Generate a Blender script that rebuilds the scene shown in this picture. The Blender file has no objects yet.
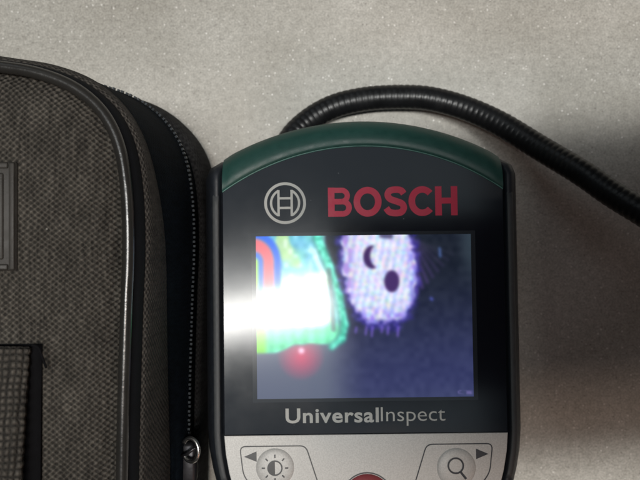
import bpy, bmesh, math, random
import numpy as np
from mathutils import Vector, Matrix

random.seed(7)
rng = np.random.default_rng(11)
MM = 0.001
scene = bpy.context.scene
COL = scene.collection

# ------------------------------------------------------------------ camera
CAM_H = 210.0                                   # lens height above the table, mm
cam_d = bpy.data.cameras.new('camera')
cam = bpy.data.objects.new('camera', cam_d)
COL.objects.link(cam)
cam.location = (0, 0, CAM_H * MM)
cam.rotation_euler = (0, 0, 0)
cam_d.sensor_width = 36.0
cam_d.lens = 44.16
cam_d.clip_start = 0.005
cam_d.clip_end = 50
cam_d.dof.use_dof = True
cam_d.dof.focus_distance = 0.155
cam_d.dof.aperture_fstop = 36.0
scene.camera = cam

# ------------------------------------------------------------------ world and lamps
world = bpy.data.worlds.new('World')
scene.world = world
world.use_nodes = True
bgn = world.node_tree.nodes['Background']
bgn.inputs[0].default_value = (0.88, 0.94, 1.0, 1)
bgn.inputs[1].default_value = 0.015


def area(name, loc, size, size_y, energy, color, target=None, rotz=0.0, spread=180):
    l = bpy.data.lights.new(name, 'AREA')
    l.shape = 'RECTANGLE'
    l.size, l.size_y = size, size_y
    l.energy = energy
    l.color = color
    l.spread = math.radians(spread)
    o = bpy.data.objects.new(name, l)
    COL.objects.link(o)
    o.location = loc
    if target is not None:
        d = Vector(target) - Vector(loc)
        o.rotation_euler = d.to_track_quat('-Z', 'Y').to_euler()
    else:
        o.rotation_euler = (0, 0, rotz)
    return o


def radiance(r, a, b):                           # watts for an area lamp of given radiance
    return r * math.pi * a * b


area('ceiling_lamp_tube', (0.08, -0.024, 1.70), 0.92, 0.040, radiance(86, 0.92, 0.040), (1.0, 0.985, 0.94), rotz=math.radians(8))
area('ceiling_lamp_diffuser', (0.08, -0.015, 1.715), 0.94, 0.11, radiance(9.0, 0.94, 0.11), (1.0, 0.985, 0.94), rotz=math.radians(8))
area('ceiling_lamp_reflector', (0.08, 0.010, 1.73), 0.96, 0.21, radiance(5.0, 0.96, 0.21), (0.97, 0.98, 0.97), rotz=math.radians(8))
area('ceiling_bounce', (-0.05, 0.0, 1.80), 0.9, 0.9, radiance(0.85, 0.85, 0.85), (0.74, 0.90, 1.0))
area('window_light', (-0.9, 1.5, 1.3), 1.0, 1.0, radiance(0.35, 1.0, 1.0), (0.85, 0.94, 1.0), target=(0, 0, 0))
area('added_warm_fill', (0.12, -0.15, 1.70), 0.10, 0.10, radiance(62, 0.10, 0.10), (1.0, 0.70, 0.53))  # added warm fill for the table at lower right, no real bulb known
area('warm_room_lamp', (0.9, -1.0, 0.9), 0.5, 0.5, radiance(1.5, 0.5, 0.5), (1.0, 0.52, 0.36), target=(0.05, -0.05, 0))

vs = scene.view_settings
vs.view_transform = 'Standard'
vs.look = 'None'
vs.gamma = 1
vs.use_curve_mapping = False
vs.exposure = 0.44

# ------------------------------------------------------------------ node helpers
def srgb(r, g, b):
    f = lambda c: (c / 255 / 12.92) if c / 255 <= 0.04045 else ((c / 255 + 0.055) / 1.055) ** 2.4
    return (f(r), f(g), f(b), 1)


class NT:
    def __init__(self, name):
        self.m = bpy.data.materials.new(name)
        self.m.use_nodes = True
        self.t = self.m.node_tree
        self.b = self.t.nodes['Principled BSDF']

    def n(self, typ, **kw):
        nd = self.t.nodes.new(typ)
        for k, v in kw.items():
            setattr(nd, k, v)
        return nd

    def l(self, a, b):
        self.t.links.new(a, b)

    def val(self, sock, v):
        if hasattr(v, 'node'):
            self.l(v, sock)
        else:
            sock.default_value = v

    def math(self, op, a, b=0.0, c=0.0, clamp=False):
        nd = self.n('ShaderNodeMath', operation=op, use_clamp=clamp)
        self.val(nd.inputs[0], a)
        self.val(nd.inputs[1], b)
        self.val(nd.inputs[2], c)
        return nd.outputs[0]

    def coords(self, kind='Object', scale=1000.0):
        tc = self.n('ShaderNodeTexCoord')
        mp = self.n('ShaderNodeMapping')
        s = scale if hasattr(scale, '__len__') else (scale,) * 3
        mp.inputs['Scale'].default_value = s
        self.l(tc.outputs[kind], mp.inputs[0])
        return mp.outputs[0]

    def noise(self, vec, scale, detail=3.0, rough=0.5):
        nd = self.n('ShaderNodeTexNoise')
        nd.inputs['Scale'].default_value = scale
        nd.inputs['Detail'].default_value = detail
        nd.inputs['Roughness'].default_value = rough
        self.l(vec, nd.inputs['Vector'])
        return nd.outputs['Fac']

    def vor(self, vec, scale, feature='F1', out='Distance', rand=1.0):
        nd = self.n('ShaderNodeTexVoronoi', feature=feature)
        nd.inputs['Scale'].default_value = scale
        nd.inputs['Randomness'].default_value = rand
        self.l(vec, nd.inputs['Vector'])
        return nd.outputs[out]

    def ramp(self, fac, stops):
        nd = self.n('ShaderNodeValToRGB')
        el = nd.color_ramp.elements
        while len(el) < len(stops):
            el.new(0.5)
        for e, (p, c) in zip(el, stops):
            e.position = p
            e.color = c if hasattr(c, '__len__') else (c, c, c, 1)
        self.l(fac, nd.inputs[0])
        return nd.outputs[0]

    def maprange(self, v, a, b, c, d):
        nd = self.n('ShaderNodeMapRange')
        self.val(nd.inputs[0], v)
        for i, x in enumerate((a, b, c, d)):
            nd.inputs[i + 1].default_value = x
        return nd.outputs[0]

    def mix(self, fac, a, b, mode='MIX'):
        nd = self.n('ShaderNodeMix', data_type='RGBA', blend_type=mode)
        self.val(nd.inputs[0], fac)
        self.val(nd.inputs[6], a)
        self.val(nd.inputs[7], b)
        return nd.outputs[2]

    def bump(self, h, dist, strength=1.0, normal=None):
        nd = self.n('ShaderNodeBump')
        nd.inputs['Strength'].default_value = strength
        nd.inputs['Distance'].default_value = dist
        self.l(h, nd.inputs['Height'])
        if normal is not None:
            self.l(normal, nd.inputs['Normal'])
        return nd.outputs[0]

    def set(self, **kw):
        names = dict(color='Base Color', rough='Roughness', metal='Metallic', spec='Specular IOR Level',
                     normal='Normal', emit='Emission Color', estr='Emission Strength', coat='Coat Weight',
                     coat_rough='Coat Roughness', sheen='Sheen Weight', trans='Transmission Weight', ior='IOR',
                     sss='Subsurface Weight')
        for k, v in kw.items():
            self.val(self.b.inputs[names[k]], v)
        return self.m


M = {}

# ---- tabletop: speckled warm grey stone-look surface
t = NT('speckled_tabletop')
v = t.coords('Object')
a = t.noise(v, 2.0, 2.0, 0.75)
b_ = t.noise(v, 0.62, 2.0, 0.6)
c_ = t.noise(v, 0.022, 4.0, 0.6)
f_ = t.math('ADD', t.math('MULTIPLY', a, 0.70), t.math('MULTIPLY', b_, 0.30))
base = t.ramp(f_, [(0.34, (0.30, 0.289, 0.262, 1)), (0.5, (0.44, 0.428, 0.392, 1)), (0.66, (0.60, 0.586, 0.543, 1))])
blot = t.ramp(c_, [(0.30, (0.74, 0.725, 0.69, 1)), (0.70, (1.14, 1.14, 1.14, 1))])
base = t.mix(1.0, base, blot, 'MULTIPLY')
grain = t.n('ShaderNodeTexVoronoi', feature='F1')
grain.inputs['Scale'].default_value = 1.25
t.l(v, grain.inputs['Vector'])
gs = t.n('ShaderNodeSeparateColor')
t.l(grain.outputs['Color'], gs.inputs[0])
inside = t.maprange(grain.outputs['Distance'], 0.22, 0.36, 1.0, 0.0)
lightg = t.math('MULTIPLY', inside, t.maprange(gs.outputs[0], 0.90, 0.97, 0.0, 0.75))
darkg = t.math('MULTIPLY', inside, t.maprange(gs.outputs[1], 0.90, 0.97, 0.0, 0.55))
base = t.mix(lightg, base, (0.84, 0.82, 0.78, 1))
base = t.mix(darkg, base, (0.15, 0.13, 0.115, 1))
rgh = t.math('SUBTRACT', t.maprange(a, 0.3, 0.7, 0.36, 0.58), t.math('MULTIPLY', lightg, 0.18))
hgt = t.math('ADD', f_, t.math('MULTIPLY', lightg, 0.5))
t.set(color=base, rough=rgh, spec=0.45, metal=0.06, normal=t.bump(hgt, 0.00005, 0.6))
M['table'] = t.m


def weave_mat(name, p, q, dark, light, dist, rough=0.8, holes=True, grid=False, spec=0.25, lintf=0.5):
    t = NT(name)
    v0 = t.coords('UV', 1.0)
    wob = t.n('ShaderNodeTexNoise')
    wob.inputs['Scale'].default_value = 0.35
    wob.inputs['Detail'].default_value = 2.0
    t.l(v0, wob.inputs['Vector'])
    off = t.n('ShaderNodeVectorMath', operation='MULTIPLY_ADD')
    t.l(wob.outputs['Color'], off.inputs[0])
    off.inputs[1].default_value = (0.9, 0.8, 0)
    t.l(v0, off.inputs[2])
    sep = t.n('ShaderNodeSeparateXYZ')
    t.l(off.outputs[0], sep.inputs[0])
    cx = t.math('COSINE', t.math('MULTIPLY', sep.outputs[0], 2 * math.pi / p))
    cy = t.math('COSINE', t.math('MULTIPLY', sep.outputs[1], 2 * math.pi / q))
    h = t.math('MULTIPLY', cx, cy)                       # +1 at staggered holes
    fine = t.noise(v0, 3.2, 2.0, 0.6)
    big = t.noise(v0, 0.09, 3.0, 0.6)
    if holes:
        h = t.math('ADD', h, t.math('MULTIPLY', t.math('SUBTRACT', t.noise(v0, 1.1, 2.0, 0.6), 0.5), 1.5))
        height = t.maprange(h, -0.75, 0.95, 1.0, 0.0)
    elif grid:
        gx = t.math('ADD', t.math('MULTIPLY', cx, 0.5), 0.5)
        gy = t.math('ADD', t.math('MULTIPLY', cy, 0.5), 0.5)
        height = t.math('MULTIPLY', t.math('POWER', gx, 0.6), t.math('POWER', gy, 0.6))
    else:
        height = t.maprange(h, -1.0, 0.6, 0.0, 1.0)
    hn = t.math('ADD', height, t.math('MULTIPLY', fine, 0.55))
    colf = t.math('ADD', t.math('MULTIPLY', height, 0.62), t.math('MULTIPLY', fine, 0.42))
    col = t.ramp(colf, [(0.12, dark), (0.9, light)])
    col = t.mix(1.0, col, t.ramp(big, [(0.3, 0.82), (0.7, 1.15)]), 'MULTIPLY')
    yarn = t.n('ShaderNodeTexNoise')
    yarn.inputs['Scale'].default_value = 1.0
    yarn.inputs['Detail'].default_value = 2.0
    ym = t.n('ShaderNodeMapping')
    ym.inputs['Scale'].default_value = (1.7, 0.16, 1.0)
    t.l(v0, ym.inputs[0])
    t.l(ym.outputs[0], yarn.inputs['Vector'])
    col = t.mix(1.0, col, t.ramp(yarn.outputs['Fac'], [(0.3, 0.62), (0.7, 1.35)]), 'MULTIPLY')
    lint = t.maprange(t.vor(v0, 0.13), 0.016, 0.028, 1.0, 0.0)
    col = t.mix(t.math('MULTIPLY', lint, lintf), col, (0.42, 0.40, 0.36, 1))
    t.set(color=col, rough=rough, spec=spec, sheen=0.0, normal=t.bump(hn, dist, 0.9))
    return t.m


M['fabric'] = weave_mat('case_fabric', 1.20, 1.02, (0.009, 0.0085, 0.0075, 1), (0.100, 0.090, 0.076, 1), 0.00040)
M['side_fabric'] = weave_mat('case_side_fabric', 1.20, 1.02, (0.010, 0.0095, 0.009, 1), (0.085, 0.077, 0.068, 1), 0.00030)
M['webbing'] = weave_mat('handle_webbing', 1.05, 1.15, (0.009, 0.0085, 0.0075, 1), (0.092, 0.082, 0.070, 1), 0.00035, holes=False, grid=True)
M['tape'] = weave_mat('zipper_tape_cloth', 0.9, 0.9, (0.0025, 0.0045, 0.0075, 1), (0.007, 0.0115, 0.017, 1), 0.00010, holes=False, spec=0.06, lintf=0.0)
M['lower_fabric'] = weave_mat('lower_shell_fabric', 1.3, 1.1, (0.02, 0.02, 0.021, 1), (0.050, 0.050, 0.051, 1), 0.00010, spec=0.1, lintf=0.0)


def plain(name, color, rough, spec=0.5, metal=0.0, nscale=2.0, namp=0.00003, vary=0.15, coat=0.0):
    t = NT(name)
    v = t.coords('Object')
    n1 = t.noise(v, nscale, 3.0, 0.6)
    n2 = t.noise(v, nscale * 0.12, 3.0, 0.6)
    col = t.mix(1.0, color, t.ramp(n2, [(0.3, 1 - vary), (0.7, 1 + vary)]), 'MULTIPLY')
    t.set(color=col, rough=t.maprange(n2, 0.3, 0.7, max(rough - 0.06, 0.02), rough + 0.08), spec=spec, metal=metal, coat=coat,
          normal=t.bump(n1, namp, 0.7))
    return t.m


M['piping'] = plain('piping_rubber', (0.024, 0.023, 0.021, 1), 0.22, 0.6, nscale=0.8, namp=0.00006)
M['badge'] = plain('badge_rubber', (0.036, 0.033, 0.029, 1), 0.55, 0.4, nscale=3, namp=0.00005)
M['flange'] = plain('flange_shade_black', (0.008, 0.009, 0.011, 1), 0.8, 0.12, nscale=3, namp=0.0001)  # near-black colour stands in for shade in the gap behind the piping
M['black_cloth'] = plain('black_cloth', (0.006, 0.006, 0.007, 1), 0.95, 0.1, nscale=3, namp=0.0001)
M['teeth'] = plain('zipper_nylon', (0.036, 0.046, 0.055, 1), 0.4, 0.5)
M['steel'] = plain('bright_metal', (0.72, 0.71, 0.68, 1), 0.28, 0.5, metal=1.0, nscale=1.5, namp=0.00004)
M['dark_metal'] = plain('dark_metal', (0.05, 0.05, 0.055, 1), 0.4, 0.5, metal=0.7)
M['housing'] = plain('housing_rubber', (0.018, 0.022, 0.029, 1), 0.50, 0.5, nscale=5, namp=0.00002)
M['rim'] = plain('rim_plastic', (0.060, 0.066, 0.070, 1), 0.55, 0.5, nscale=5, namp=0.00003)
M['cable'] = plain('cable_rubber', (0.010, 0.0105, 0.0115, 1), 0.36, 0.5, nscale=2, namp=0.00003)
M['green'] = plain('green_plastic', (0.017, 0.076, 0.063, 1), 0.46, 0.55, nscale=4.5, namp=0.000035, vary=0.10)
M['green_highlight'] = plain('green_edge_highlight', (0.10, 0.24, 0.21, 1), 0.3, 0.5)  # paler green puts the edge highlight into the colour
M['print_white'] = plain('white_print', (0.60, 0.61, 0.58, 1), 0.5, 0.4, vary=0.05)
M['print_red'] = plain('red_print', (0.62, 0.026, 0.080, 1), 0.5, 0.4, vary=0.05)
M['print_dark'] = plain('dark_print', (0.055, 0.062, 0.075, 1), 0.5, 0.4, vary=0.05)
M['print_grey'] = plain('grey_print', (0.12, 0.125, 0.13, 1), 0.5, 0.4, vary=0.05)
M['red_key'] = plain('red_rubber', (0.36, 0.075, 0.085, 1), 0.45, 0.4)
M['phone'] = plain('phone_glass', (0.012, 0.014, 0.022, 1), 0.35, 0.4)
t = NT('display_bezel')
M['bezel'] = t.set(color=(0.030, 0.035, 0.044, 1), rough=0.12, spec=0.3)

# glossy black window with faint dust and wiping marks
t = NT('black_acrylic')
v = t.coords('Object')
sm = t.noise(v, 0.10, 4.0, 0.65)
ds = t.maprange(t.vor(v, 0.30), 0.03, 0.05, 1.0, 0.0)
dsel = t.maprange(t.noise(v, 0.16, 1.0), 0.52, 0.58, 0.0, 1.0)
dust = t.math('MULTIPLY', ds, dsel)
col = t.mix(t.math('MULTIPLY', dust, 0.5), (0.0075, 0.0085, 0.014, 1), (0.25, 0.25, 0.26, 1))
t.set(color=col, rough=t.maprange(sm, 0.3, 0.7, 0.105, 0.14), spec=0.30, normal=t.bump(sm, 0.00001, 0.3))
M['glass'] = t.m

# silver metallic paint
t = NT('silver_paint')
v = t.coords('Object')
n1 = t.noise(v, 3.2, 2.0, 0.6)
n2 = t.noise(v, 0.2, 2.0, 0.6)
col = t.ramp(n1, [(0.33, (0.60, 0.605, 0.585, 1)), (0.67, (0.73, 0.735, 0.715, 1))])
t.set(color=col, rough=0.5, metal=0.12, spec=0.45, normal=t.bump(n1, 0.00003, 0.7))
M['silver'] = t.m

# display: colours stored per vertex, lit from behind, glossy cover
t = NT('lit_display')
at = t.n('ShaderNodeVertexColor', layer_name='picture')
t.set(color=(0.006, 0.007, 0.010, 1), rough=0.115, spec=0.30, emit=at.outputs[0], estr=0.86)
M['display'] = t.m
del t

# ------------------------------------------------------------------ object helpers
def link(name, me, mat=None, parent=None, smooth=False):
    if mat is not None:
        me.materials.append(M[mat] if isinstance(mat, str) else mat)
    if smooth:
        for p in me.polygons:
            p.use_smooth = True
    o = bpy.data.objects.new(name, me)
    COL.objects.link(o)
    if parent is not None:
        o.parent = parent
    return o


def mesh(name, verts, faces, mat, parent=None, smooth=False, uvs=None):
    me = bpy.data.meshes.new(name)
    me.from_pydata([(x * MM, y * MM, z * MM) for x, y, z in verts], [], faces)
    if uvs is not None:
        uvl = me.uv_layers.new(name='UVMap')
        for lp in me.loops:
            uvl.data[lp.index].uv = uvs[lp.vertex_index]
    me.update()
    return link(name, me, mat, parent, smooth)


def fix_normals(o):
    bm = bmesh.new()
    bm.from_mesh(o.data)
    bmesh.ops.recalc_face_normals(bm, faces=bm.faces)
    bm.to_mesh(o.data)
    bm.free()
    return o


def thing(name, label, cat, loc=(0, 0, 0), rot=(0, 0, 0), group=None):
    o = bpy.data.objects.new(name, None)
    o.empty_display_size = 0.01
    COL.objects.link(o)
    o.location = [c * MM for c in loc]
    o.rotation_euler = rot
    o['label'] = label
    o['category'] = cat
    if group:
        o['group'] = group
    return o


def rings_mesh(name, rings, mat, parent=None, closed=True, cap0=False, cap1=False, smooth=True, uvf=None):
    """loft through rings of equal vertex count"""
    n = len(rings[0])
    verts, faces, uvs = [], [], []
    for i, r in enumerate(rings):
        for j, p in enumerate(r):
            verts.append(tuple(p))
            if uvf:
                uvs.append(uvf(i, j, p))
    for i in range(len(rings) - 1):
        for j in range(n if closed else n - 1):
            k = (j + 1) % n
            faces.append((i * n + j, i * n + k, (i + 1) * n + k, (i + 1) * n + j))
    if cap0:
        faces.append(tuple(reversed(range(n))))
    if cap1:
        b = (len(rings) - 1) * n
        faces.append(tuple(b + j for j in range(n)))
    o = mesh(name, verts, faces, mat, parent, smooth, uvs if uvf else None)
    return fix_normals(o)


def tube_rings(path, radf, segs=14, up=Vector((0, 0, 1))):
    rings = []
    n = len(path)
    for i, p in enumerate(path):
        p = Vector(p)
        d = (Vector(path[min(i + 1, n - 1)]) - Vector(path[max(i - 1, 0)])).normalized()
        s = d.cross(up).normalized()
        u = s.cross(d).normalized()
        r = radf(i)
        rings.append([p + (s * math.cos(a) + u * math.sin(a)) * r for a in [2 * math.pi * k / segs for k in range(segs)]])
    return rings


def catmull(pts, per=8, closed=False):
    pts = [Vector(p) for p in pts]
    n = len(pts)
    out = []
    rng_ = range(n) if closed else range(n - 1)
    for i in rng_:
        if closed:
            p0, p1, p2, p3 = pts[(i - 1) % n], pts[i], pts[(i + 1) % n], pts[(i + 2) % n]
        else:
            p0, p1, p2, p3 = pts[max(i - 1, 0)], pts[i], pts[i + 1], pts[min(i + 2, n - 1)]
        for k in range(per):
            t = k / per
            out.append(0.5 * ((2 * p1) + (-p0 + p2) * t + (2 * p0 - 5 * p1 + 4 * p2 - p3) * t * t + (-p0 + 3 * p1 - 3 * p2 + p3) * t ** 3))
    if not closed:
        out.append(pts[-1])
    return out


def resample(path, step, closed=False):
    pts = [Vector(p) for p in path]
    if closed:
        pts = pts + [pts[0]]
    acc = [0.0]
    for a, b in zip(pts, pts[1:]):
        acc.append(acc[-1] + (b - a).length)
    n = max(int(round(acc[-1] / step)), 2)
    out, j = [], 0
    for i in range(n if closed else n + 1):
        s = acc[-1] * i / n
        while j < len(pts) - 2 and acc[j + 1] < s:
            j += 1
        f = (s - acc[j]) / max(acc[j + 1] - acc[j], 1e-9)
        out.append(pts[j].lerp(pts[j + 1], f))
    return out


def smoothstep(a, b, x):
    t = min(max((x - a) / (b - a), 0), 1)
    return t * t * (3 - 2 * t)


# ------------------------------------------------------------------ tabletop
bm = bmesh.new()
bmesh.ops.create_grid(bm, x_segments=8, y_segments=8, size=0.6)
me = bpy.data.meshes.new('tabletop')
bm.to_mesh(me)
bm.free()
table = link('tabletop', me, 'table')
table['kind'] = 'structure'
table['label'] = 'speckled warm grey tabletop under the case and the device'

# ------------------------------------------------------------------ carry case
# outline of the piping line round the lid (mm, table coordinates); right half from the visible corner, left half mirrored
half = [(-95, 32.2), (-75, 31.6), (-62, 30.7), (-55, 29.8), (-49, 28.8), (-43.4, 26.8), (-39.2, 23.9), (-36.3, 20.3), (-34.4, 15.6),
        (-33.4, 9.5), (-33.0, 3.0), (-33.0, -4), (-33.3, -11), (-33.8, -27.5), (-34.1, -41.3), (-34.6, -68), (-36.2, -86),
        (-40, -95), (-47, -101), (-58, -104.5), (-75, -106), (-95, -106.5)]
CX = -95.0
full = half + [(2 * CX - x, y) for x, y in reversed(half[1:-1])]
outl = resample(catmull([(x, y, 0) for x, y in full], 8, True), 1.2, True)
N = len(outl)
nrm = []
for i in range(N):
    d = outl[(i + 2) % N] - outl[(i - 2) % N]
    nrm.append(Vector((d.y, -d.x, 0)).normalized())
if (outl[0] + nrm[0] - Vector((CX, -37, 0))).length < (outl[0] - Vector((CX, -37, 0))).length:
    nrm = [-v for v in nrm]
arc = [0.0]
for i in range(N):
    arc.append(arc[-1] + (outl[(i + 1) % N] - outl[i]).length)
LID = 75.0


def cring(o, z, bulge=0.0):
    zz = z if callable(z) else (lambda y: z)
    ob = [o + bulge * smoothstep(9, 18, p.y) for p in outl]
    return [(p.x + n.x * q, p.y + n.y * q, zz(p.y)) for p, n, q in zip(outl, nrm, ob)]


case = thing('carry_case', 'dark grey woven fabric zip case with rubber piping, standing beside the handheld device', 'case', (0, 0, 0))


def case_ring(name, prof, mat, bulge=0.0):
    rings = [cring(o, z, bulge * min(k / 3, 1)) for k, (o, z) in enumerate(prof)]
    vs_ = [0.0]
    for (a, za), (b, zb) in zip(prof, prof[1:]):
        za = za(0) if callable(za) else za
        zb = zb(0) if callable(zb) else zb
        vs_.append(vs_[-1] + math.hypot(a - b, za - zb))
    rings = [r + [r[0]] for r in rings]
    return rings_mesh(name, rings, mat, case, closed=False, uvf=lambda i, j, p: (arc[j], vs_[i]))


# lid panel: pillowed, sinking towards the seam
rings, prm = [], [(-0.6, 73.2), (-1.0, 73.3), (-1.8, 74.0), (-2.9, 74.75), (-4.2, 75.35), (-6.0, 75.85), (-8.5, 76.25), (-12, 76.6)]
for o, z in prm:
    rings.append(cring(o, z))
cen = Vector((CX, -37, 0))
inner = [Vector(p) for p in rings[-1]]
for k, (f, z) in enumerate([(0.8, 77.1), (0.6, 77.6), (0.4, 77.9), (0.2, 78.0), (0.02, 78.0)]):
    rings.append([(cen.x + (p.x - cen.x) * f, cen.y + (p.y - cen.y) * f, z) for p in inner])


def lid_z(x, y):
    return 76.9


rings_mesh('lid_panel', rings, 'fabric', case, cap1=True, uvf=lambda i, j, p: (p[0], p[1]))
# piping cord
pip = tube_rings([(p.x, p.y, LID) for p in outl], lambda i: 1.05, 14)
pip[0] = pip[-1] = [((Vector(a) + Vector(b)) / 2) for a, b in zip(tube_rings([(outl[-1].x, outl[-1].y, LID), (outl[0].x, outl[0].y, LID), (outl[1].x, outl[1].y, LID)], lambda i: 1.05, 14)[1],
                                                         tube_rings([(outl[-1].x, outl[-1].y, LID), (outl[0].x, outl[0].y, LID), (outl[1].x, outl[1].y, LID)], lambda i: 1.05, 14)[1])]
rings_mesh('piping', pip, 'piping', case)
# welt: flat flange the cord is sewn to, blackened as painted shade
case_ring('piping_flange', [(0.5, 74.2), (1.4, 73.2), (1.8, 71.6), (1.9, 69.6)], 'flange')
zed = lambda y: 67.5 - 10.5 * smoothstep(24, -8, y) - 9.0 * min(max((-4 - y) / 38.0, 0), 1.1)
zed2 = lambda y: zed(y) - 0.8
case_ring('lid_side_band', [(1.85, 70.1), (2.2, 70.1), (2.55, 69.4), (2.8, lambda y: 69 + (zed(y) - 69) * .15), (2.95, lambda y: 69 + (zed(y) - 69) * .5), (3.1, zed), (2.7, zed2)], 'side_fabric')
case_ring('upper_zipper_tape', [(2.7, lambda y: zed(y) - 0.3), (3.1, lambda y: zed(y) - 3), (3.8, lambda y: zed(y) * 0.5 + 20.5), (4.7, 39.5), (5.1, 37.6)], 'tape')
case_ring('lower_zipper_tape', [(4.95, 37.9), (5.1, 36.6), (4.8, 34.5), (4.3, 30), (4.1, 25), (4.2, 22.6)], 'tape')
case_ring('lower_shell', [(4.2, 23.2), (4.9, 22.8), (5.4, 20), (5.7, 14), (5.6, 8), (5.0, 3.8), (3.6, 1.2), (1.5, 0.15), (-6, 0.15)], 'lower_fabric', 1.5)
# zipper coil: some 480 tiny teeth, too small to pick apart
zp = resample([Vector(c) for c in cring(5.1, 37.1)], 0.98, True)
vv, ff = [], []
nz = len(zp)
for i in range(nz):
    p = zp[i]
    d = (zp[(i + 1) % nz] - zp[i - 1]).normalized()
    s = Vector((d.y, -d.x, 0))
    b0 = len(vv)
    side = 0.5 if i % 2 else -0.5
    for dx in (-0.24, 0.24):
        for dy, dz in ((-0.45, -0.55), (0.38, -0.4), (0.48, 0), (0.38, 0.4), (-0.45, 0.55)):
            q = p + d * dx + s * dy + Vector((0, 0, dz + side * 0.5))
            vv.append((q.x, q.y, q.z))
    for k in range(5):
        ff.append((b0 + k, b0 + (k + 1) % 5, b0 + 5 + (k + 1) % 5, b0 + 5 + k))
    ff.append(tuple(b0 + k for k in range(5)))
    ff.append(tuple(b0 + 5 + k for k in reversed(range(5))))
teeth = fix_normals(mesh('zipper_teeth', vv, ff, 'teeth', case))
teeth['kind'] = 'stuff'


def rounded_box(name, x0, x1, y0, y1, z0, z1, mat, parent, bev=0.4, seg=2):
    bm = bmesh.new()
    bmesh.ops.create_cube(bm, size=1.0)
    for v in bm.verts:
        v.co = Vector(((x0 + x1) / 2 + v.co.x * (x1 - x0), (y0 + y1) / 2 + v.co.y * (y1 - y0), (z0 + z1) / 2 + v.co.z * (z1 - z0))) * MM
    bmesh.ops.bevel(bm, geom=bm.edges[:], offset=bev * MM, segments=seg, profile=0.5, affect='EDGES')
    me = bpy.data.meshes.new(name)
    bm.to_mesh(me)
    bm.free()
    return link(name, me, mat, parent, True)


# zipper slider with its wire ring
sl = rounded_box('zipper_slider', -30.4, -26.9, -53.0, -44.0, 36.0, 40.0, 'dark_metal', case, 0.8)
ringp = []
for k in range(33):
    a = math.radians(-150 + 300 * k / 32)
    ringp.append((-27.6 + 1.8 * math.cos(a), -44.8 + 2.5 * math.sin(a), 42.4 + 0.9 * math.cos(a)))
rings_mesh('pull_ring', tube_rings(ringp, lambda i: 0.46, 10), 'steel', sl, cap0=True, cap1=True)
rings_mesh('pull_link', tube_rings([(-29.6, -46.2, 41.6), (-28.4, -45.6, 43.0), (-26.6, -44.0, 44.2)], lambda i: 0.35, 8), 'dark_metal', sl, cap0=True, cap1=True)

# rubber badge on the lid
bx0, bx1, by0, by1 = -104.0, -51.2, -5.2, 13.2
bz = 77.0
badge = rounded_box('rubber_badge', bx0, bx1, by0, by1, bz - 1.6, bz + 0.7, 'badge', case, 0.35)
rounded_box('badge_border', bx1 - 1.15, bx1 - 0.15, by0 + 0.15, by1 - 0.15, bz + 0.5, bz + 1.2, 'badge', badge, 0.25)
rounded_box('badge_border', bx0 + 0.15, bx1 - 1.3, by1 - 1.15, by1 - 0.15, bz + 0.5, bz + 1.2, 'badge', badge, 0.25)
rounded_box('badge_border', bx0 + 0.15, bx1 - 1.3, by0 + 0.15, by0 + 1.15, bz + 0.5, bz + 1.2, 'badge', badge, 0.25)
rounded_box('badge_panel', bx0 + 1.9, bx1 - 2.1, by0 + 1.9, by1 - 1.9, bz + 0.4, bz + 1.1, 'badge', badge, 0.3)

# webbing handle: base strap sewn to the lid, black for the shade too, carrying loop arching over it
def strap(name, x0, x1, pts, th, mat, parent, nx=18, edge_wave=0.0):
    prof = resample(catmull(pts, 10), 0.7)
    rings = []
    for i, p in enumerate(prof):
        d = (prof[min(i + 1, len(prof) - 1)] - prof[max(i - 1, 0)]).normalized()
        nn = Vector((0, -d.z, d.y))
        if nn.z < 0:
            nn = -nn
        w = edge_wave * math.sin(i * 0.7 / 2.05 * 2 * math.pi * 1.0)
        row = []
        for k in range(nx + 1):
            f = k / nx
            row.append(Vector((x0 - w + (x1 - x0 + 2 * w) * f, p.y, p.z)) + nn * th * (0.5 - 0.35 * (abs(f - .5) * 2) ** 14))
        for k in range(nx, -1, -1):
            f = k / nx
            row.append(Vector((x0 - w + (x1 - x0 + 2 * w) * f, p.y, p.z)) - nn * th * 0.5)
        rings.append(row)
    return rings_mesh(name, rings, mat, parent, cap0=True, cap1=True, uvf=lambda i, j, p: (p[0], i * 0.7))


hd = strap('base_strap_and_shade', -90, -47.1, [(0, -17.6, 76.9), (0, -30, 77.5), (0, -52, 77.9), (0, -72, 77.3)], 1.4, 'black_cloth', case)  # black strip also paints in the shade beside the raised loop
strap('handle_loop', -90, -48.6, [(0, -17.9, 78.7), (0, -22, 79.6), (0, -30, 81.2), (0, -45, 83.0), (0, -60, 81.5), (0, -71, 78.8)], 2.0, 'webbing', hd, edge_wave=0.12)
rings_mesh('loose_thread', tube_rings(catmull([(-47.9, -17.4, 79.5), (-46.9, -18.0, 79.2), (-46.4, -19.8, 78.6), (-46.0, -21.5, 78.1)], 4), lambda i: 0.22, 6), 'black_cloth', hd, cap0=True, cap1=True)

# ------------------------------------------------------------------ handheld inspection device
TILT = math.radians(-2.0)
DZ = 40.0
dev = thing('inspection_camera', 'handheld inspection camera with lit colour display, green top and black ribbed cable', 'inspection camera',
            (9.6, -16.2, DZ), (TILT, 0, math.radians(0.7)))


def zt(y, wz):                                   # local z for a wanted world height at local y
    return (wz - DZ - y * math.sin(TILT)) / math.cos(TILT)


HW = 30.6


def hw(y):
    pts = [(-80, 20.6), (-62, 21.2), (-54, 22.4), (-47, 24.6), (-41.5, 27.0), (-37, 28.7), (-33.5, 29.6), (-29.5, 30.3), (-25.6, 30.6), (60, 30.6)]
    for (a, va), (b, vb) in zip(pts, pts[1:]):
        if a <= y <= b:
            f = (y - a) / (b - a)
            return va + (vb - va) * f
    return pts[0][1]


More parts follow.
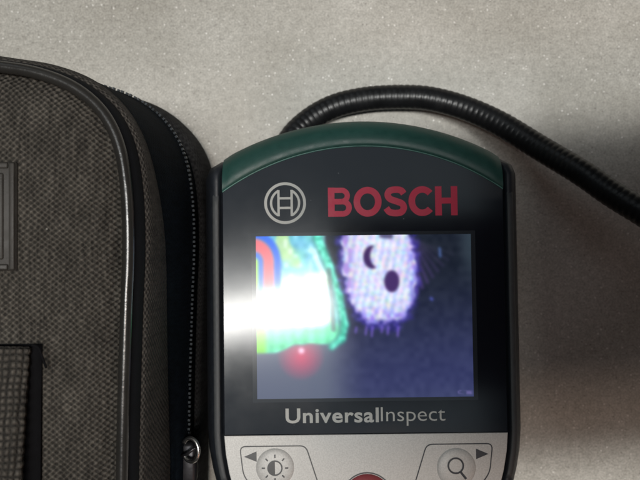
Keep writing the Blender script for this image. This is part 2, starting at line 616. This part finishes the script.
def arc_y(x, peak, corner):                      # shallow arch through (0,peak) and (+-HW,corner)
    s = peak - corner
    R = (HW * HW + s * s) / (2 * s)
    return peak - R + math.sqrt(R * R - x * x)


IN_P, IN_C = 36.7, 26.9                          # arch between window and green cap
OUT_P, OUT_C = 43.2, 35.2                        # outer arch of green cap
XS = [HW * math.sin(math.pi / 2 * (k / 24)) for k in range(-24, 25)]


def flat_sheet(name, outline, z0, z1, mat, parent, bev=0.0):
    """plate from an outline, top at z1"""
    bm = bmesh.new()
    vs_ = [bm.verts.new((x * MM, y * MM, z1 * MM)) for x, y in outline]
    f = bm.faces.new(vs_)
    if f.normal.z < 0:
        f.normal_flip()
    r = bmesh.ops.extrude_face_region(bm, geom=[f])
    for e in r['geom']:
        if isinstance(e, bmesh.types.BMVert):
            e.co.z = z0 * MM
    bmesh.ops.recalc_face_normals(bm, faces=bm.faces)
    if bev:
        eds = [e for e in bm.edges if all(abs(v.co.z - z1 * MM) < 1e-7 for v in e.verts)]
        bmesh.ops.bevel(bm, geom=eds, offset=bev * MM, segments=2, profile=0.5, affect='EDGES')
    me = bpy.data.meshes.new(name)
    bm.to_mesh(me)
    bm.free()
    return link(name, me, mat, parent)


# housing: lofted shell following the outline; full flare on the sides, drawn in under the cap
side_y = [30.6, 29.4, 28, 24, 18, 10, 2, -6, -14, -20, -25.6, -27.5, -29.5, -31.5, -33.5, -35.2, -37, -39.2, -41.5, -44, -47, -50.5, -54, -58, -62, -68, -73]
right = [(hw(y), y) for y in side_y]
bot = [(20.8 * math.cos(a), -73 - 9 * math.sin(a)) for a in [math.pi * k / 12 for k in range(1, 12)]]
left = [(-x, y) for x, y in reversed(right)]
top = [(x, arc_y(x, OUT_P, OUT_C)) for x in XS if abs(x) < 27.2]
top = [(-30.45, 32.2), (-30.0, 33.7), (-29.1, 35.0), (-28.0, 35.8)] + top + [(28.0, 35.8), (29.1, 35.0), (30.0, 33.7), (30.45, 32.2)]
G = right + bot + left + top
NG = len(G)
gn = []
for i in range(NG):
    ax, ay = G[i - 1]
    bx, by = G[(i + 1) % NG]
    dx, dy = bx - ax, by - ay
    L = math.hypot(dx, dy)
    gn.append((-dy / L, dx / L))
cxm = sum(p[0] for p in G) / NG
if gn[5][0] * G[5][0] < 0:
    gn = [(-a, -b) for a, b in gn]


def dring(o, z, o_top=None, depth=None):
    out = []
    for (x, y), (nx, ny) in zip(G, gn):
        w = smoothstep(36.6, 31.0, y)
        oo = o * w + (o if o_top is None else o_top) * (1 - w)
        px, py = x + nx * oo, y + ny * oo
        zz = (z * w + min(z, -7.0) * (1 - w)) if depth is None else zt(py, depth)
        out.append((px, py, zz))
    return out


hous = [dring(-1.5, -3.0, -3.0), dring(0.15, -2.6, -2.2), dring(0.55, -1.4, -2.0), dring(0.75, -0.35, -1.8), dring(1.05, -0.2, -1.7), dring(1.75, -0.25, -1.6), dring(2.25, -0.6, -1.5), dring(3.1, -2.2, -1.4),
        dring(4.0, -5.0, -1.2), dring(4.7, -8.5, -1.0), dring(4.95, 0, -0.9, 29), dring(4.8, 0, -1.2, 22), dring(4.2, 0, -1.6, 13), dring(3.2, 0, -2.4, 4), dring(2.0, 0, -3.2, 0.9), dring(0.8, 0, -4.5, 0.12)]
body = rings_mesh('housing', hous, 'housing', dev, cap0=True, cap1=True)
# lighter bumper strips along both sides
for sgn in (-1, 1):
    rr = []
    for y in [29.5 - k * 0.9 for k in range(0, 73)]:
        x = hw(y)
        e = 1.0
        dp = 1.5 * smoothstep(23, 29.5, y) ** 2
        sl_ = (hw(y + 0.3) - hw(y - 0.3)) / 0.6
        rr.append([(sgn * (x + o), y, z * e - dp) for o, z in ((0.75, -1.0), (0.78, 0.02), (0.92, 0.14), (1.9, 0.10), (2.15, -0.15), (2.2, -1.0))])
    rings_mesh('bumper_strip', rr, 'rim', body, closed=True, cap0=True, cap1=True)

# black window
win = [(x, arc_y(x, IN_P, IN_C)) for x in reversed(XS)] + [(-HW + 0.05, -25.55), (HW - 0.05, -25.55)]
win = [(max(min(x, HW - 0.05), -HW + 0.05), y) for x, y in win]
window = flat_sheet('display_window', win, -2.4, 0.0, 'glass', dev, 0.12)
# silver keypad panel
ky = [y for y in side_y if y <= -25.6]
kp = [(hw(y) - 0.05, y - (0.04 if y > -25.7 else 0)) for y in ky] + [(20.6 * math.cos(a), -73 - 8.8 * math.sin(a)) for a in [math.pi * k / 12 for k in range(1, 12)]] + [(-hw(y) + 0.05, y - (0.04 if y > -25.7 else 0)) for y in reversed(ky)]
panel = flat_sheet('keypad_panel', kp, -2.4, 0.06, 'silver', dev, 0.12)

# green cap
rr = []
for x in XS:
    yi, yo = arc_y(x, IN_P, IN_C), arc_y(x, OUT_P, OUT_C)
    xx = max(min(x, HW - 0.02), -HW + 0.02)
    sec = []
    d = yo - yi
    for f, z in ((0.0, -2.3), (0.0, 0.05), (0.02, 0.35), (0.10, 0.62), (0.28, 0.55), (0.48, 0.15), (0.66, -0.6), (0.82, -1.8), (0.93, -3.3), (0.985, -5.2), (1.0, -8.0), (0.98, -12.0), (0.7, -14.0), (0.0, -14.0)):
        e = smoothstep(HW, HW - 2.2, abs(xx))
        sec.append((xx, yi + d * f * (0.985 + 0.015 * e), z - (1 - e) * 0.35))
    rr.append(sec)
cap = rings_mesh('top_cap', rr, 'green', dev, closed=True, cap0=True, cap1=True)
# painted highlight: thin line paler than the cap, where it meets the window
er = []
for x in XS:
    xx = max(min(x, HW - 0.1), -HW + 0.1)
    yi = arc_y(x, IN_P, IN_C)
    er.append([(xx, yi - 0.10, -0.2), (xx, yi - 0.10, 0.16), (xx, yi + 0.16, 0.30), (xx, yi + 0.16, -0.2)])
rings_mesh('cap_highlight_line', er, 'green_highlight', cap, cap0=True, cap1=True)

# ---- display and its bezel
SX, SY0, SY1 = 23.35, -17.85, 17.25
fo = (-SX - 0.95, SX + 0.95, SY0 - 0.75, SY1 + 0.75)
v8 = [(fo[0], fo[2], .02), (fo[1], fo[2], .02), (fo[1], fo[3], .02), (fo[0], fo[3], .02), (-SX, SY0, .02), (SX, SY0, .02), (SX, SY1, .02), (-SX, SY1, .02)]
mesh('display_bezel', v8, [(0, 1, 5, 4), (1, 2, 6, 5), (2, 3, 7, 6), (3, 0, 4, 7)], 'bezel', window)
NXP, NYP = 216, 162
us = np.linspace(257, 473, NXP)                  # picture coordinates of the display content
vs2 = np.linspace(236, 398, NYP)
U, V = np.meshgrid(us, vs2)


def rnd(cell, seed):                             # smooth value noise over the picture
    r = np.random.default_rng(seed)
    gx, gy = int(220 / cell) + 4, int(170 / cell) + 4
    g = r.random((gy, gx))
    x = (U - 257) / cell
    y = (V - 236) / cell
    ix, iy = x.astype(int), y.astype(int)
    fx, fy = x - ix, y - iy
    fx, fy = fx * fx * (3 - 2 * fx), fy * fy * (3 - 2 * fy)
    return (g[iy, ix] * (1 - fx) + g[iy, ix + 1] * fx) * (1 - fy) + (g[iy + 1, ix] * (1 - fx) + g[iy + 1, ix + 1] * fx) * fy


def ss(a, b, x):
    tt = np.clip((x - a) / (b - a), 0, 1)
    return tt * tt * (3 - 2 * tt)


IMG = np.zeros((NYP, NXP, 3))
def paint(mask, color):
    global IMG
    c = np.array(color, float) if not isinstance(color, np.ndarray) else color
    IMG = IMG * (1 - mask[..., None]) + c * mask[..., None]


def flat(c):
    return np.broadcast_to(np.array(c, float), IMG.shape)


# dim backdrop, slightly bluer towards the bottom
bl = ss(250, 390, V)[..., None]
IMG = flat((25, 31, 43)) * (1 - bl) + flat((50, 55, 94)) * bl
IMG = IMG + ((rnd(5, 1) - .5) * 12)[..., None]
paint(ss(372, 318, U) * ss(330, 350, V), (84, 91, 112))  # grey picture tone, also painting in some of the reflected haze
paint(0.5 * ss(455, 476, U) * ss(300, 240, V), (74, 92, 100))
n1, n2, n3 = rnd(9, 2), rnd(5, 3), rnd(14, 4)
# left garment
edge = 352 - 8 * ss(272, 300, U) + (n1 - .5) * 2
gm = ss(edge + 1.2, edge - 1.2, V) * ss(342, 338, U + ss(300, 240, V) * 14 - 14 * ss(240, 300, V) * 0)
teal = flat((95, 215, 205)) * (1 - n1[..., None]) + flat((90, 190, 240)) * n1[..., None]
teal = teal + (n2[..., None] - .4) * 60
teal = teal * .8 + teal.mean(-1, keepdims=True) * .16
paint(gm, teal)
paint(gm * ss(.62, .8, n3) * 0.6, (215, 225, 120))
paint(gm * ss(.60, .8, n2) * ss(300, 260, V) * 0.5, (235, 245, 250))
paint(gm * ss(318, 330, V), (80, 215, 160) + np.zeros(IMG.shape) + ((np.sin(U * .55) * 14 + (n2 - .5) * 40))[..., None])
paint(gm * ss(270, 262, U) * ss(318, 328, V), (120, 205, 50))
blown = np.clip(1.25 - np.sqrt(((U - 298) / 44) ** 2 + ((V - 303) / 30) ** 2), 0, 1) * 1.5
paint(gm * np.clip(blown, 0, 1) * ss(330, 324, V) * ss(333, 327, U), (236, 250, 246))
# red arch with blue and yellow inside
def arch(r0, r1, soft=1.0):
    x = (U - 255)
    y = np.minimum(V - 262, 0)
    d = np.sqrt(x * x + (y * .85) ** 2)
    return ss(r0 - soft, r0 + soft, d) * ss(r1 + soft, r1 - soft, d) * ss(300, 280, V)


paint(arch(20, 27, 1.5), (45, 105, 225))
paint(arch(9, 20, 1.2), (225, 110, 120))
paint(arch(4, 9, 1.2), (70, 120, 220))
paint(arch(-2, 4, 1.2), (175, 225, 90))
# trailing teal ribbon
def seg(x0, y0, x1, y1, w, soft=1.0):
    dx, dy = x1 - x0, y1 - y0
    tt = np.clip(((U - x0) * dx + (V - y0) * dy) / (dx * dx + dy * dy), 0, 1)
    d = np.sqrt((U - x0 - tt * dx) ** 2 + (V - y0 - tt * dy) ** 2)
    return ss(w + soft, w - soft, d)


RIB = ((319, 238, 331, 268, 4.5), (331, 268, 340, 296, 4), (340, 296, 345, 325, 4), (345, 325, 342, 339, 4), (342, 339, 332, 347, 3.4))
for x0, y0, x1, y1, w in RIB:
    paint(seg(x0, y0, x1, y1, w + 1.0, 2.5) * .7, (45, 110, 115))
for x0, y0, x1, y1, w in RIB:
    paint(seg(x0, y0, x1, y1, w - .6, 1.8), np.array((72, 205, 178)) + np.zeros(IMG.shape) + ((rnd(3.2, 31) - .5) * 110)[..., None])
paint(seg(330, 270, 334, 330, 2.2, 2) * .8, (55, 85, 90))
paint(seg(317, 258, 326, 277, 2.4, 2) * .7, (240, 250, 250))
# small red lamp and its glow
d = np.sqrt(((U - 301) / 24) ** 2 + ((V - 356) / 24) ** 2)
paint(np.clip(1 - d, 0, 1) ** 0.8 * .85 * ss(edge - 1, edge + 2, V), (220, 70, 105))
paint(np.clip(1.2 - np.hypot(U - 301.5, V - 350.5) / 3.6, 0, 1), (255, 225, 250))
# pale speckled plush shape with dark crescent and oval
jag = (rnd(4, 8) - .5) * 5
cxp = 381 + (V - 280) * 0.07
rx = 40 - 7 * ss(270, 325, V) + jag
ed = rnd(3, 41) * .10 + rnd(7, 42) * .08
rad = np.sqrt((np.abs(U - cxp) / rx) ** 3.0 + (np.abs(V - 270) / (58 + jag)) ** 3.4)
body_m = ss(1.02, .86, rad + ed)
fringe = ss(1.30, .96, rad + ed * 1.4)
for k in range(9):                                # dark violet strands fanning to the right
    x0 = 404 + k * 2.6
    paint(seg(x0, 238 + k * .8, x0 + 9 + k * 2.6, 300 - k * 5.5, 1.5, 2.0) * (.75 - .055 * k), (98 - 5 * k, 66 - k, 150 - 9 * k))
paint(fringe * .75, flat((70, 58, 175)) + ((rnd(3, 43) - .5) * 70)[..., None])
stripe = .5 + .5 * np.sin((U + (V - 240) * .22) * .85)
dots = .5 + .5 * np.sin(V * .9)
face = flat((222, 219, 238)) - (stripe * (.6 + .4 * dots))[..., None] * np.array((44, 22, 6)) + ((n2 - .5) * 20)[..., None]
face = face + (np.stack([rnd(2.6, 51), rnd(2.6, 52), rnd(2.6, 53)], -1) - .5) * 44
paint(body_m, face)
paint(body_m * ss(360, 348, U) * .75 * ss(.3, .6, n2), (150, 110, 205))
paint(body_m * ss(303, 322, V) * .7 * ss(.35, .6, rnd(4, 21)), (120, 90, 225))
paint(body_m * ss(405, 414, U) * .7 * ss(.3, .6, rnd(4, 22)), (120, 110, 225))
cres = ss(10.5, 9.0, np.hypot((U - 374) * 1.05, (V - 258) * .84)) * ss(9.0, 10.6, np.hypot((U - 382) * .95, (V - 257) * .78))
paint(cres, (62, 40, 92))
paint(ss(1.08, .92, np.sqrt(((U - 393) / 7.6) ** 2 + ((V - 282.5) / 11) ** 2)), (66, 44, 98))
paint(seg(384, 236, 392, 237, 3) * .8, (60, 55, 90))
# dark violet strands on the right
for k in range(6):
    x0 = 357 + k * 8 + (k % 2) * 2
    paint(seg(x0, 328, x0 - 1, 333 + (k % 3) * 2, .9, .8) * .8, (130, 100, 215))
paint(seg(441.5, 250, 442, 258, .9, 1.2) * .7, (100, 140, 225))
paint(seg(432, 300, 433, 301, 1.3, 1.2) * .8, (90, 100, 210))
for _ in range(4):                               # soft picture of a small camera
    P_ = np.pad(IMG, ((1, 1), (1, 1), (0, 0)), 'edge')
    IMG = (P_[:-2, 1:-1] + P_[2:, 1:-1] + P_[1:-1, :-2] + P_[1:-1, 2:] + 2 * P_[1:-1, 1:-1]) / 6
paint(seg(459, 393.5, 471, 394, 1.6, 1.4) * ss(.2, .8, rnd(2.5, 61)) * .5, (140, 122, 190))
IMG = np.clip(IMG, 0, 255) / 255.0
LIN = np.where(IMG <= 0.04045, IMG / 12.92, ((IMG + 0.055) / 1.055) ** 2.4)
xs = np.linspace(-SX, SX, NXP)
ys = np.linspace(SY1, SY0, NYP)
dv = [(x, y, .045) for y in ys for x in xs]
df = [(j * NXP + i, (j + 1) * NXP + i, (j + 1) * NXP + i + 1, j * NXP + i + 1) for j in range(NYP - 1) for i in range(NXP - 1)]
disp = mesh('display', dv, df, 'display', window)
ca = disp.data.color_attributes.new('picture', 'FLOAT_COLOR', 'POINT')
ca.data.foreach_set('color', np.concatenate([LIN.reshape(-1, 3), np.ones((NXP * NYP, 1))], 1).ravel())
disp['label'] = 'lit screen showing a pale plush shape beside a teal garment'


# ---- printing
def text(name, body, x, y, width, height, mat, parent, bold, z=0.03, space=1.0):
    cu = bpy.data.curves.new(name, 'FONT')
    cu.body = body
    cu.size = 1.0
    cu.offset = bold
    cu.space_character = space
    cu.resolution_u = 4
    o = bpy.data.objects.new(name, cu)
    COL.objects.link(o)
    dg = bpy.context.evaluated_depsgraph_get()
    me = bpy.data.meshes.new_from_object(o.evaluated_get(dg))
    bpy.data.objects.remove(o)
    co = np.array([v.co[:] for v in me.vertices])
    mn, mx = co.min(0), co.max(0)
    for v in me.vertices:
        v.co = ((x + (v.co.x - mn[0]) / (mx[0] - mn[0]) * width) * MM, (y + (v.co.y - mn[1]) / (mx[1] - mn[1]) * height) * MM, z * MM)
    me.name = name
    me.materials.clear()
    return link(name, me, mat, parent)


def stroke(pts, w, closed=False):
    """flat ribbon along a polyline -> verts, faces"""
    pts = [Vector((p[0], p[1], 0)) for p in pts]
    n = len(pts)
    vs_, fs = [], []
    for i, p in enumerate(pts):
        a = pts[i - 1] if (i > 0 or closed) else pts[0]
        b = pts[(i + 1) % n] if (i < n - 1 or closed) else pts[-1]
        d1 = (p - a).normalized() if (p - a).length > 1e-9 else (b - p).normalized()
        d2 = (b - p).normalized() if (b - p).length > 1e-9 else d1
        t_ = (d1 + d2).normalized()
        m = Vector((-t_.y, t_.x, 0))
        k = 1.0 / max(m.dot(Vector((-d2.y, d2.x, 0))), 0.5)
        vs_.append(p + m * w / 2 * k)
        vs_.append(p - m * w / 2 * k)
    for i in range(n if closed else n - 1):
        j = (i + 1) % n
        fs.append((2 * i, 2 * j, 2 * j + 1, 2 * i + 1))
    return vs_, fs


def prints(name, items, z, mat, parent):
    V_, F_ = [], []
    for q, (vs_, fs) in enumerate(items):
        b = len(V_)
        V_ += [(p[0], p[1], z + .006 * q) for p in vs_]
        F_ += [tuple(b + k for k in f) for f in fs]
    o = mesh(name, V_, F_, mat, parent)
    for p in o.data.polygons:
        if p.normal.z < 0:
            p.flip()
    return o


def arcp(cx, cy, r, a0, a1, n=24):
    return [(cx + r * math.cos(math.radians(a0 + (a1 - a0) * k / n)), cy + r * math.sin(math.radians(a0 + (a1 - a0) * k / n))) for k in range(n + 1)]


# red heavy capitals, drawn as thick strokes
def heavy():
    H, W = 6.35, 1.42
    h = W / 2
    out = []
    # B
    x = -7.55
    out.append(stroke([(x + h, 0), (x + h, H)], W))
    for y0, y1, rr_ in ((0, 3.55, 4.15), (3.55, H, 3.85)):
        pass
    def bowl(yb, yt, xr):
        r = (yt - yb) / 2
        return [(x + W, yt), (x + xr - r, yt)] + arcp(x + xr - r, (yb + yt) / 2, r, 90, -90, 14) + [(x + xr - r, yb), (x + W, yb)]
    out.append(stroke(bowl(h * .86, H / 2 + .10, 4.55), W * .86))
    out.append(stroke(bowl(H / 2 + .12 + .02, H - h * .86, 4.20), W * .80))
    # O
    x = -2.0
    out.append(stroke([(x + 3.05 + (3.05 - h) * math.cos(a), H / 2 + (H / 2 + .08 - h) * math.sin(a)) for a in [2 * math.pi * k / 40 for k in range(40)]], W, True))
    # S
    x = 4.6
    s_ = catmull([(4.35, 4.85, 0), (3.75, 5.55, 0), (2.6, 5.75, 0), (1.3, 5.5, 0), (.85, 4.6, 0), (1.35, 3.75, 0), (2.6, 3.25, 0), (3.9, 2.7, 0), (4.3, 1.75, 0), (3.75, .85, 0), (2.5, .62, 0), (1.2, .9, 0), (.5, 1.75, 0)], 6)
    out.append(stroke([(x + p.x, p.y) for p in s_], W))
    # C
    x = 9.95
    out.append(stroke([(x + 3.0 + (3.0 - h) * math.cos(math.radians(a)), H / 2 + (H / 2 + .08 - h) * math.sin(math.radians(a))) for a in range(42, 319, 6)], W))
    # H
    x = 15.75
    out.append(stroke([(x + h, 0), (x + h, H)], W))
    out.append(stroke([(x + 4.85 - h, 0), (x + 4.85 - h, H)], W))
    out.append(stroke([(x + W, H / 2 + .05), (x + 4.85 - W, H / 2 + .05)], W * .9))
    return [([(p[0], p[1] + 21.35) for p in vs_], fs) for vs_, fs in out]


prints('red_lettering', heavy(), .035, 'print_red', window)['label'] = 'red capital letters BOSCH'
# round emblem: armature inside a ring
ex, ey, er_ = -16.9, 24.45, 4.55
em = [stroke([(ex + (er_ - .3) * math.cos(a), ey + (er_ - .3) * math.sin(a)) for a in [2 * math.pi * k / 64 for k in range(64)]], .6, True)]
ri = 3.05
for sg in (-1, 1):
    a0 = 62
    arcp_ = arcp(ex, ey, ri, -a0, a0, 18) if sg > 0 else arcp(ex, ey, ri, 180 - a0, 180 + a0, 18)
    em.append(stroke(arcp_, .5))
    xa = ex + sg * ri * math.cos(math.radians(a0)) * 1.0
    em.append(stroke([(xa, ey - 2.85), (xa, ey + 2.85)], .52))
xa = ri * math.cos(math.radians(62)) - .26
em.append(stroke([(ex - xa, ey + 1.05), (ex + xa, ey + 1.05)], .5))
em.append(stroke([(ex - xa, ey - 1.05), (ex + xa, ey - 1.05)], .5))
prints('round_emblem', em, .035, 'print_white', window)
text('model_lettering', 'Universal', -17.3, -23.15, 20.1, 3.2, 'print_white', window, 0.021, space=1.07)
text('model_lettering', 'Inspect', 3.25, -23.95, 13.9, 4.05, 'print_white', window, -0.006)

# ---- keypad: printed outlines, domed keys, icons
def rounded_poly(pts, r, n=5):
    out = []
    m = len(pts)
    for i in range(m):
        p0, p1, p2 = Vector(pts[i - 1]), Vector(pts[i]), Vector(pts[(i + 1) % m])
        d0, d2 = (p0 - p1).normalized(), (p2 - p1).normalized()
        a, b = p1 + d0 * r, p1 + d2 * r
        for k in range(n + 1):
            t_ = k / n
            out.append(((1 - t_) ** 2 * a + 2 * t_ * (1 - t_) * p1 + t_ * t_ * b)[:2])
    return out


def dome(name, cx, cy, r, h, mat, parent, zb=0.06):
    rr = []
    for f, z in ((1.0, 0), (0.97, .25), (0.9, .5), (0.78, .75), (0.6, .92), (0.35, 1.0), (0.02, 1.02)):
        rr.append([(cx + r * f * math.cos(a), cy + r * f * math.sin(a), zb + h * z) for a in [2 * math.pi * k / 40 for k in range(40)]])
    return rings_mesh(name, rr, mat, parent, cap1=True)


ZP = .085
for sg in (-1, 1):
    po = [(sg * 27.2, -27.95), (sg * 13.0, -27.95), (sg * 9.6, -38.6), (sg * 22.6, -39.6), (sg * 26.5, -34.0)]
    rp = rounded_poly(po, 1.3)
    prints('key_outline', [stroke(rp, .26, True)], ZP, 'print_dark' if sg > 0 else 'print_grey', panel)
    tri = [(sg * 26.3, -30.15), (sg * 23.6, -29.0), (sg * 23.6, -31.25)]
    prints('arrow_mark', [([Vector(p) for p in tri], [(0, 1, 2)])], ZP, 'print_dark' if sg > 0 else 'print_grey', panel)
KH = 0.55
kl = dome('round_key', -19.65, -32.5, 4.1, KH, 'silver', panel)
kr = dome('round_key', 19.3, -33.0, 4.2, KH, 'silver', panel)
zk = .06 + KH * 1.02 + .03
ic = [stroke([(-19.65 + 1.5 * math.cos(a), -32.5 + 1.5 * math.sin(a)) for a in [2 * math.pi * k / 32 for k in range(32)]], .3, True)]
hd_ = arcp(-19.65, -32.5, 1.35, 90, 270, 14)
ic.append(([Vector(p) for p in hd_], [tuple(range(len(hd_)))]))
for k in range(8):
    a = math.radians(45 * k)
    ic.append(stroke([(-19.65 + 2.15 * math.cos(a), -32.5 + 2.15 * math.sin(a)), (-19.65 + 2.85 * math.cos(a), -32.5 + 2.85 * math.sin(a))], .3))
icon = prints('brightness_icon', ic, zk, 'print_grey', kl)
ic = [stroke([(19.1 + 1.6 * math.cos(a), -32.45 + 1.6 * math.sin(a)) for a in [2 * math.pi * k / 32 for k in range(32)]], .38, True),
      stroke([(20.15, -33.85), (21.3, -35.3)], .5)]
icon2 = prints('magnifier_icon', ic, zk, 'print_dark', kr)
for o, cx, cy, r in ((icon, -19.65, -32.5, 4.1), (icon2, 19.3, -33.0, 4.2)):
    for v in o.data.vertices:                     # lie on the dome
        f = math.hypot(v.co.x / MM - cx, v.co.y / MM - cy) / r
        fr = [(0.0, 1.02), (0.35, 1.0), (0.6, .92), (0.78, .75), (0.9, .5), (1.0, 0)]
        for (a, za), (b, zb) in zip(fr, fr[1:]):
            if a <= f <= b:
                v.co.z = (.06 + KH * (za + (zb - za) * (f - a) / (b - a)) + .10) * MM
rk = dome('red_key', 0.1, -39.3, 5.2, 1.1, 'red_key', panel)
prints('key_ring', [stroke([(0.1 + 5.45 * math.cos(a), -39.3 + 5.45 * math.sin(a)) for a in [2 * math.pi * k / 48 for k in range(48)]], .3, True)], ZP, 'print_grey', panel)

# ---- ribbed flexible cable leaving under the cap (built in table coordinates, then hung on the device)
cpts = [(-9, 11, 12), (-10.4, 19, 10), (-7.6, 26, 8), (-2.6, 31.2, 6.5), (3.9, 34.8, 6), (12, 36.7, 5.8), (20.8, 37.2, 5.8), (28.6, 36.7, 6), (37.5, 34.1, 7), (45.9, 29.6, 10),
        (54.6, 22.9, 15), (62.3, 16.3, 22), (68, 11.1, 26), (73.4, 6.65, 30), (82, 0, 35), (96, -9, 38), (112, -18, 34)]
PITCH = 1.55
cp = resample(catmull(cpts, 12), PITCH / 6)
prof = [3.13, 3.17, 3.18, 3.17, 3.13, 3.06]
cr = tube_rings(cp, lambda i: prof[i % 6], 20)
cable = rings_mesh('ribbed_cable', cr, 'cable', None, cap0=True, cap1=True)
bpy.context.view_layer.update()
cable.parent = dev
cable.matrix_parent_inverse = dev.matrix_world.inverted()

# ------------------------------------------------------------------ the phone held over the table that takes the picture (seen as the dark reflection in the window)
ph = thing('smartphone', 'dark smartphone held above the device, mirrored as a dark rectangle in its glossy window', 'phone', (81.5, -14.0, CAM_H + 6), (0, 0, math.radians(3)))


def slab(name, hx, hy, r, z0, z1, mat, parent, cx=0, cy=0):
    o = []
    for qx, qy, a0 in ((1, 1, 0), (-1, 1, 90), (-1, -1, 180), (1, -1, 270)):
        for k in range(9):
            a = math.radians(a0 + 90 * k / 8)
            o.append((cx + qx * (hx - r) + r * math.cos(a), cy + qy * (hy - r) + r * math.sin(a)))
    return flat_sheet(name, o, z0, z1, mat, parent, 0.3)


slab('phone_body', 77, 39, 11, 0, 7.6, 'phone', ph)
slab('phone_screen', 74, 36, 8, 7.55, 7.75, 'glass', ph)
bump_ = slab('camera_bump', 14, 14, 6, -1.4, 0.05, 'phone', ph, -56, 19)
for lx, ly in ((-61, 24), (-51, 14)):
    slab('phone_lens', 5.5, 5.5, 5.45, -2.2, -1.35, 'glass', bump_, lx, ly)
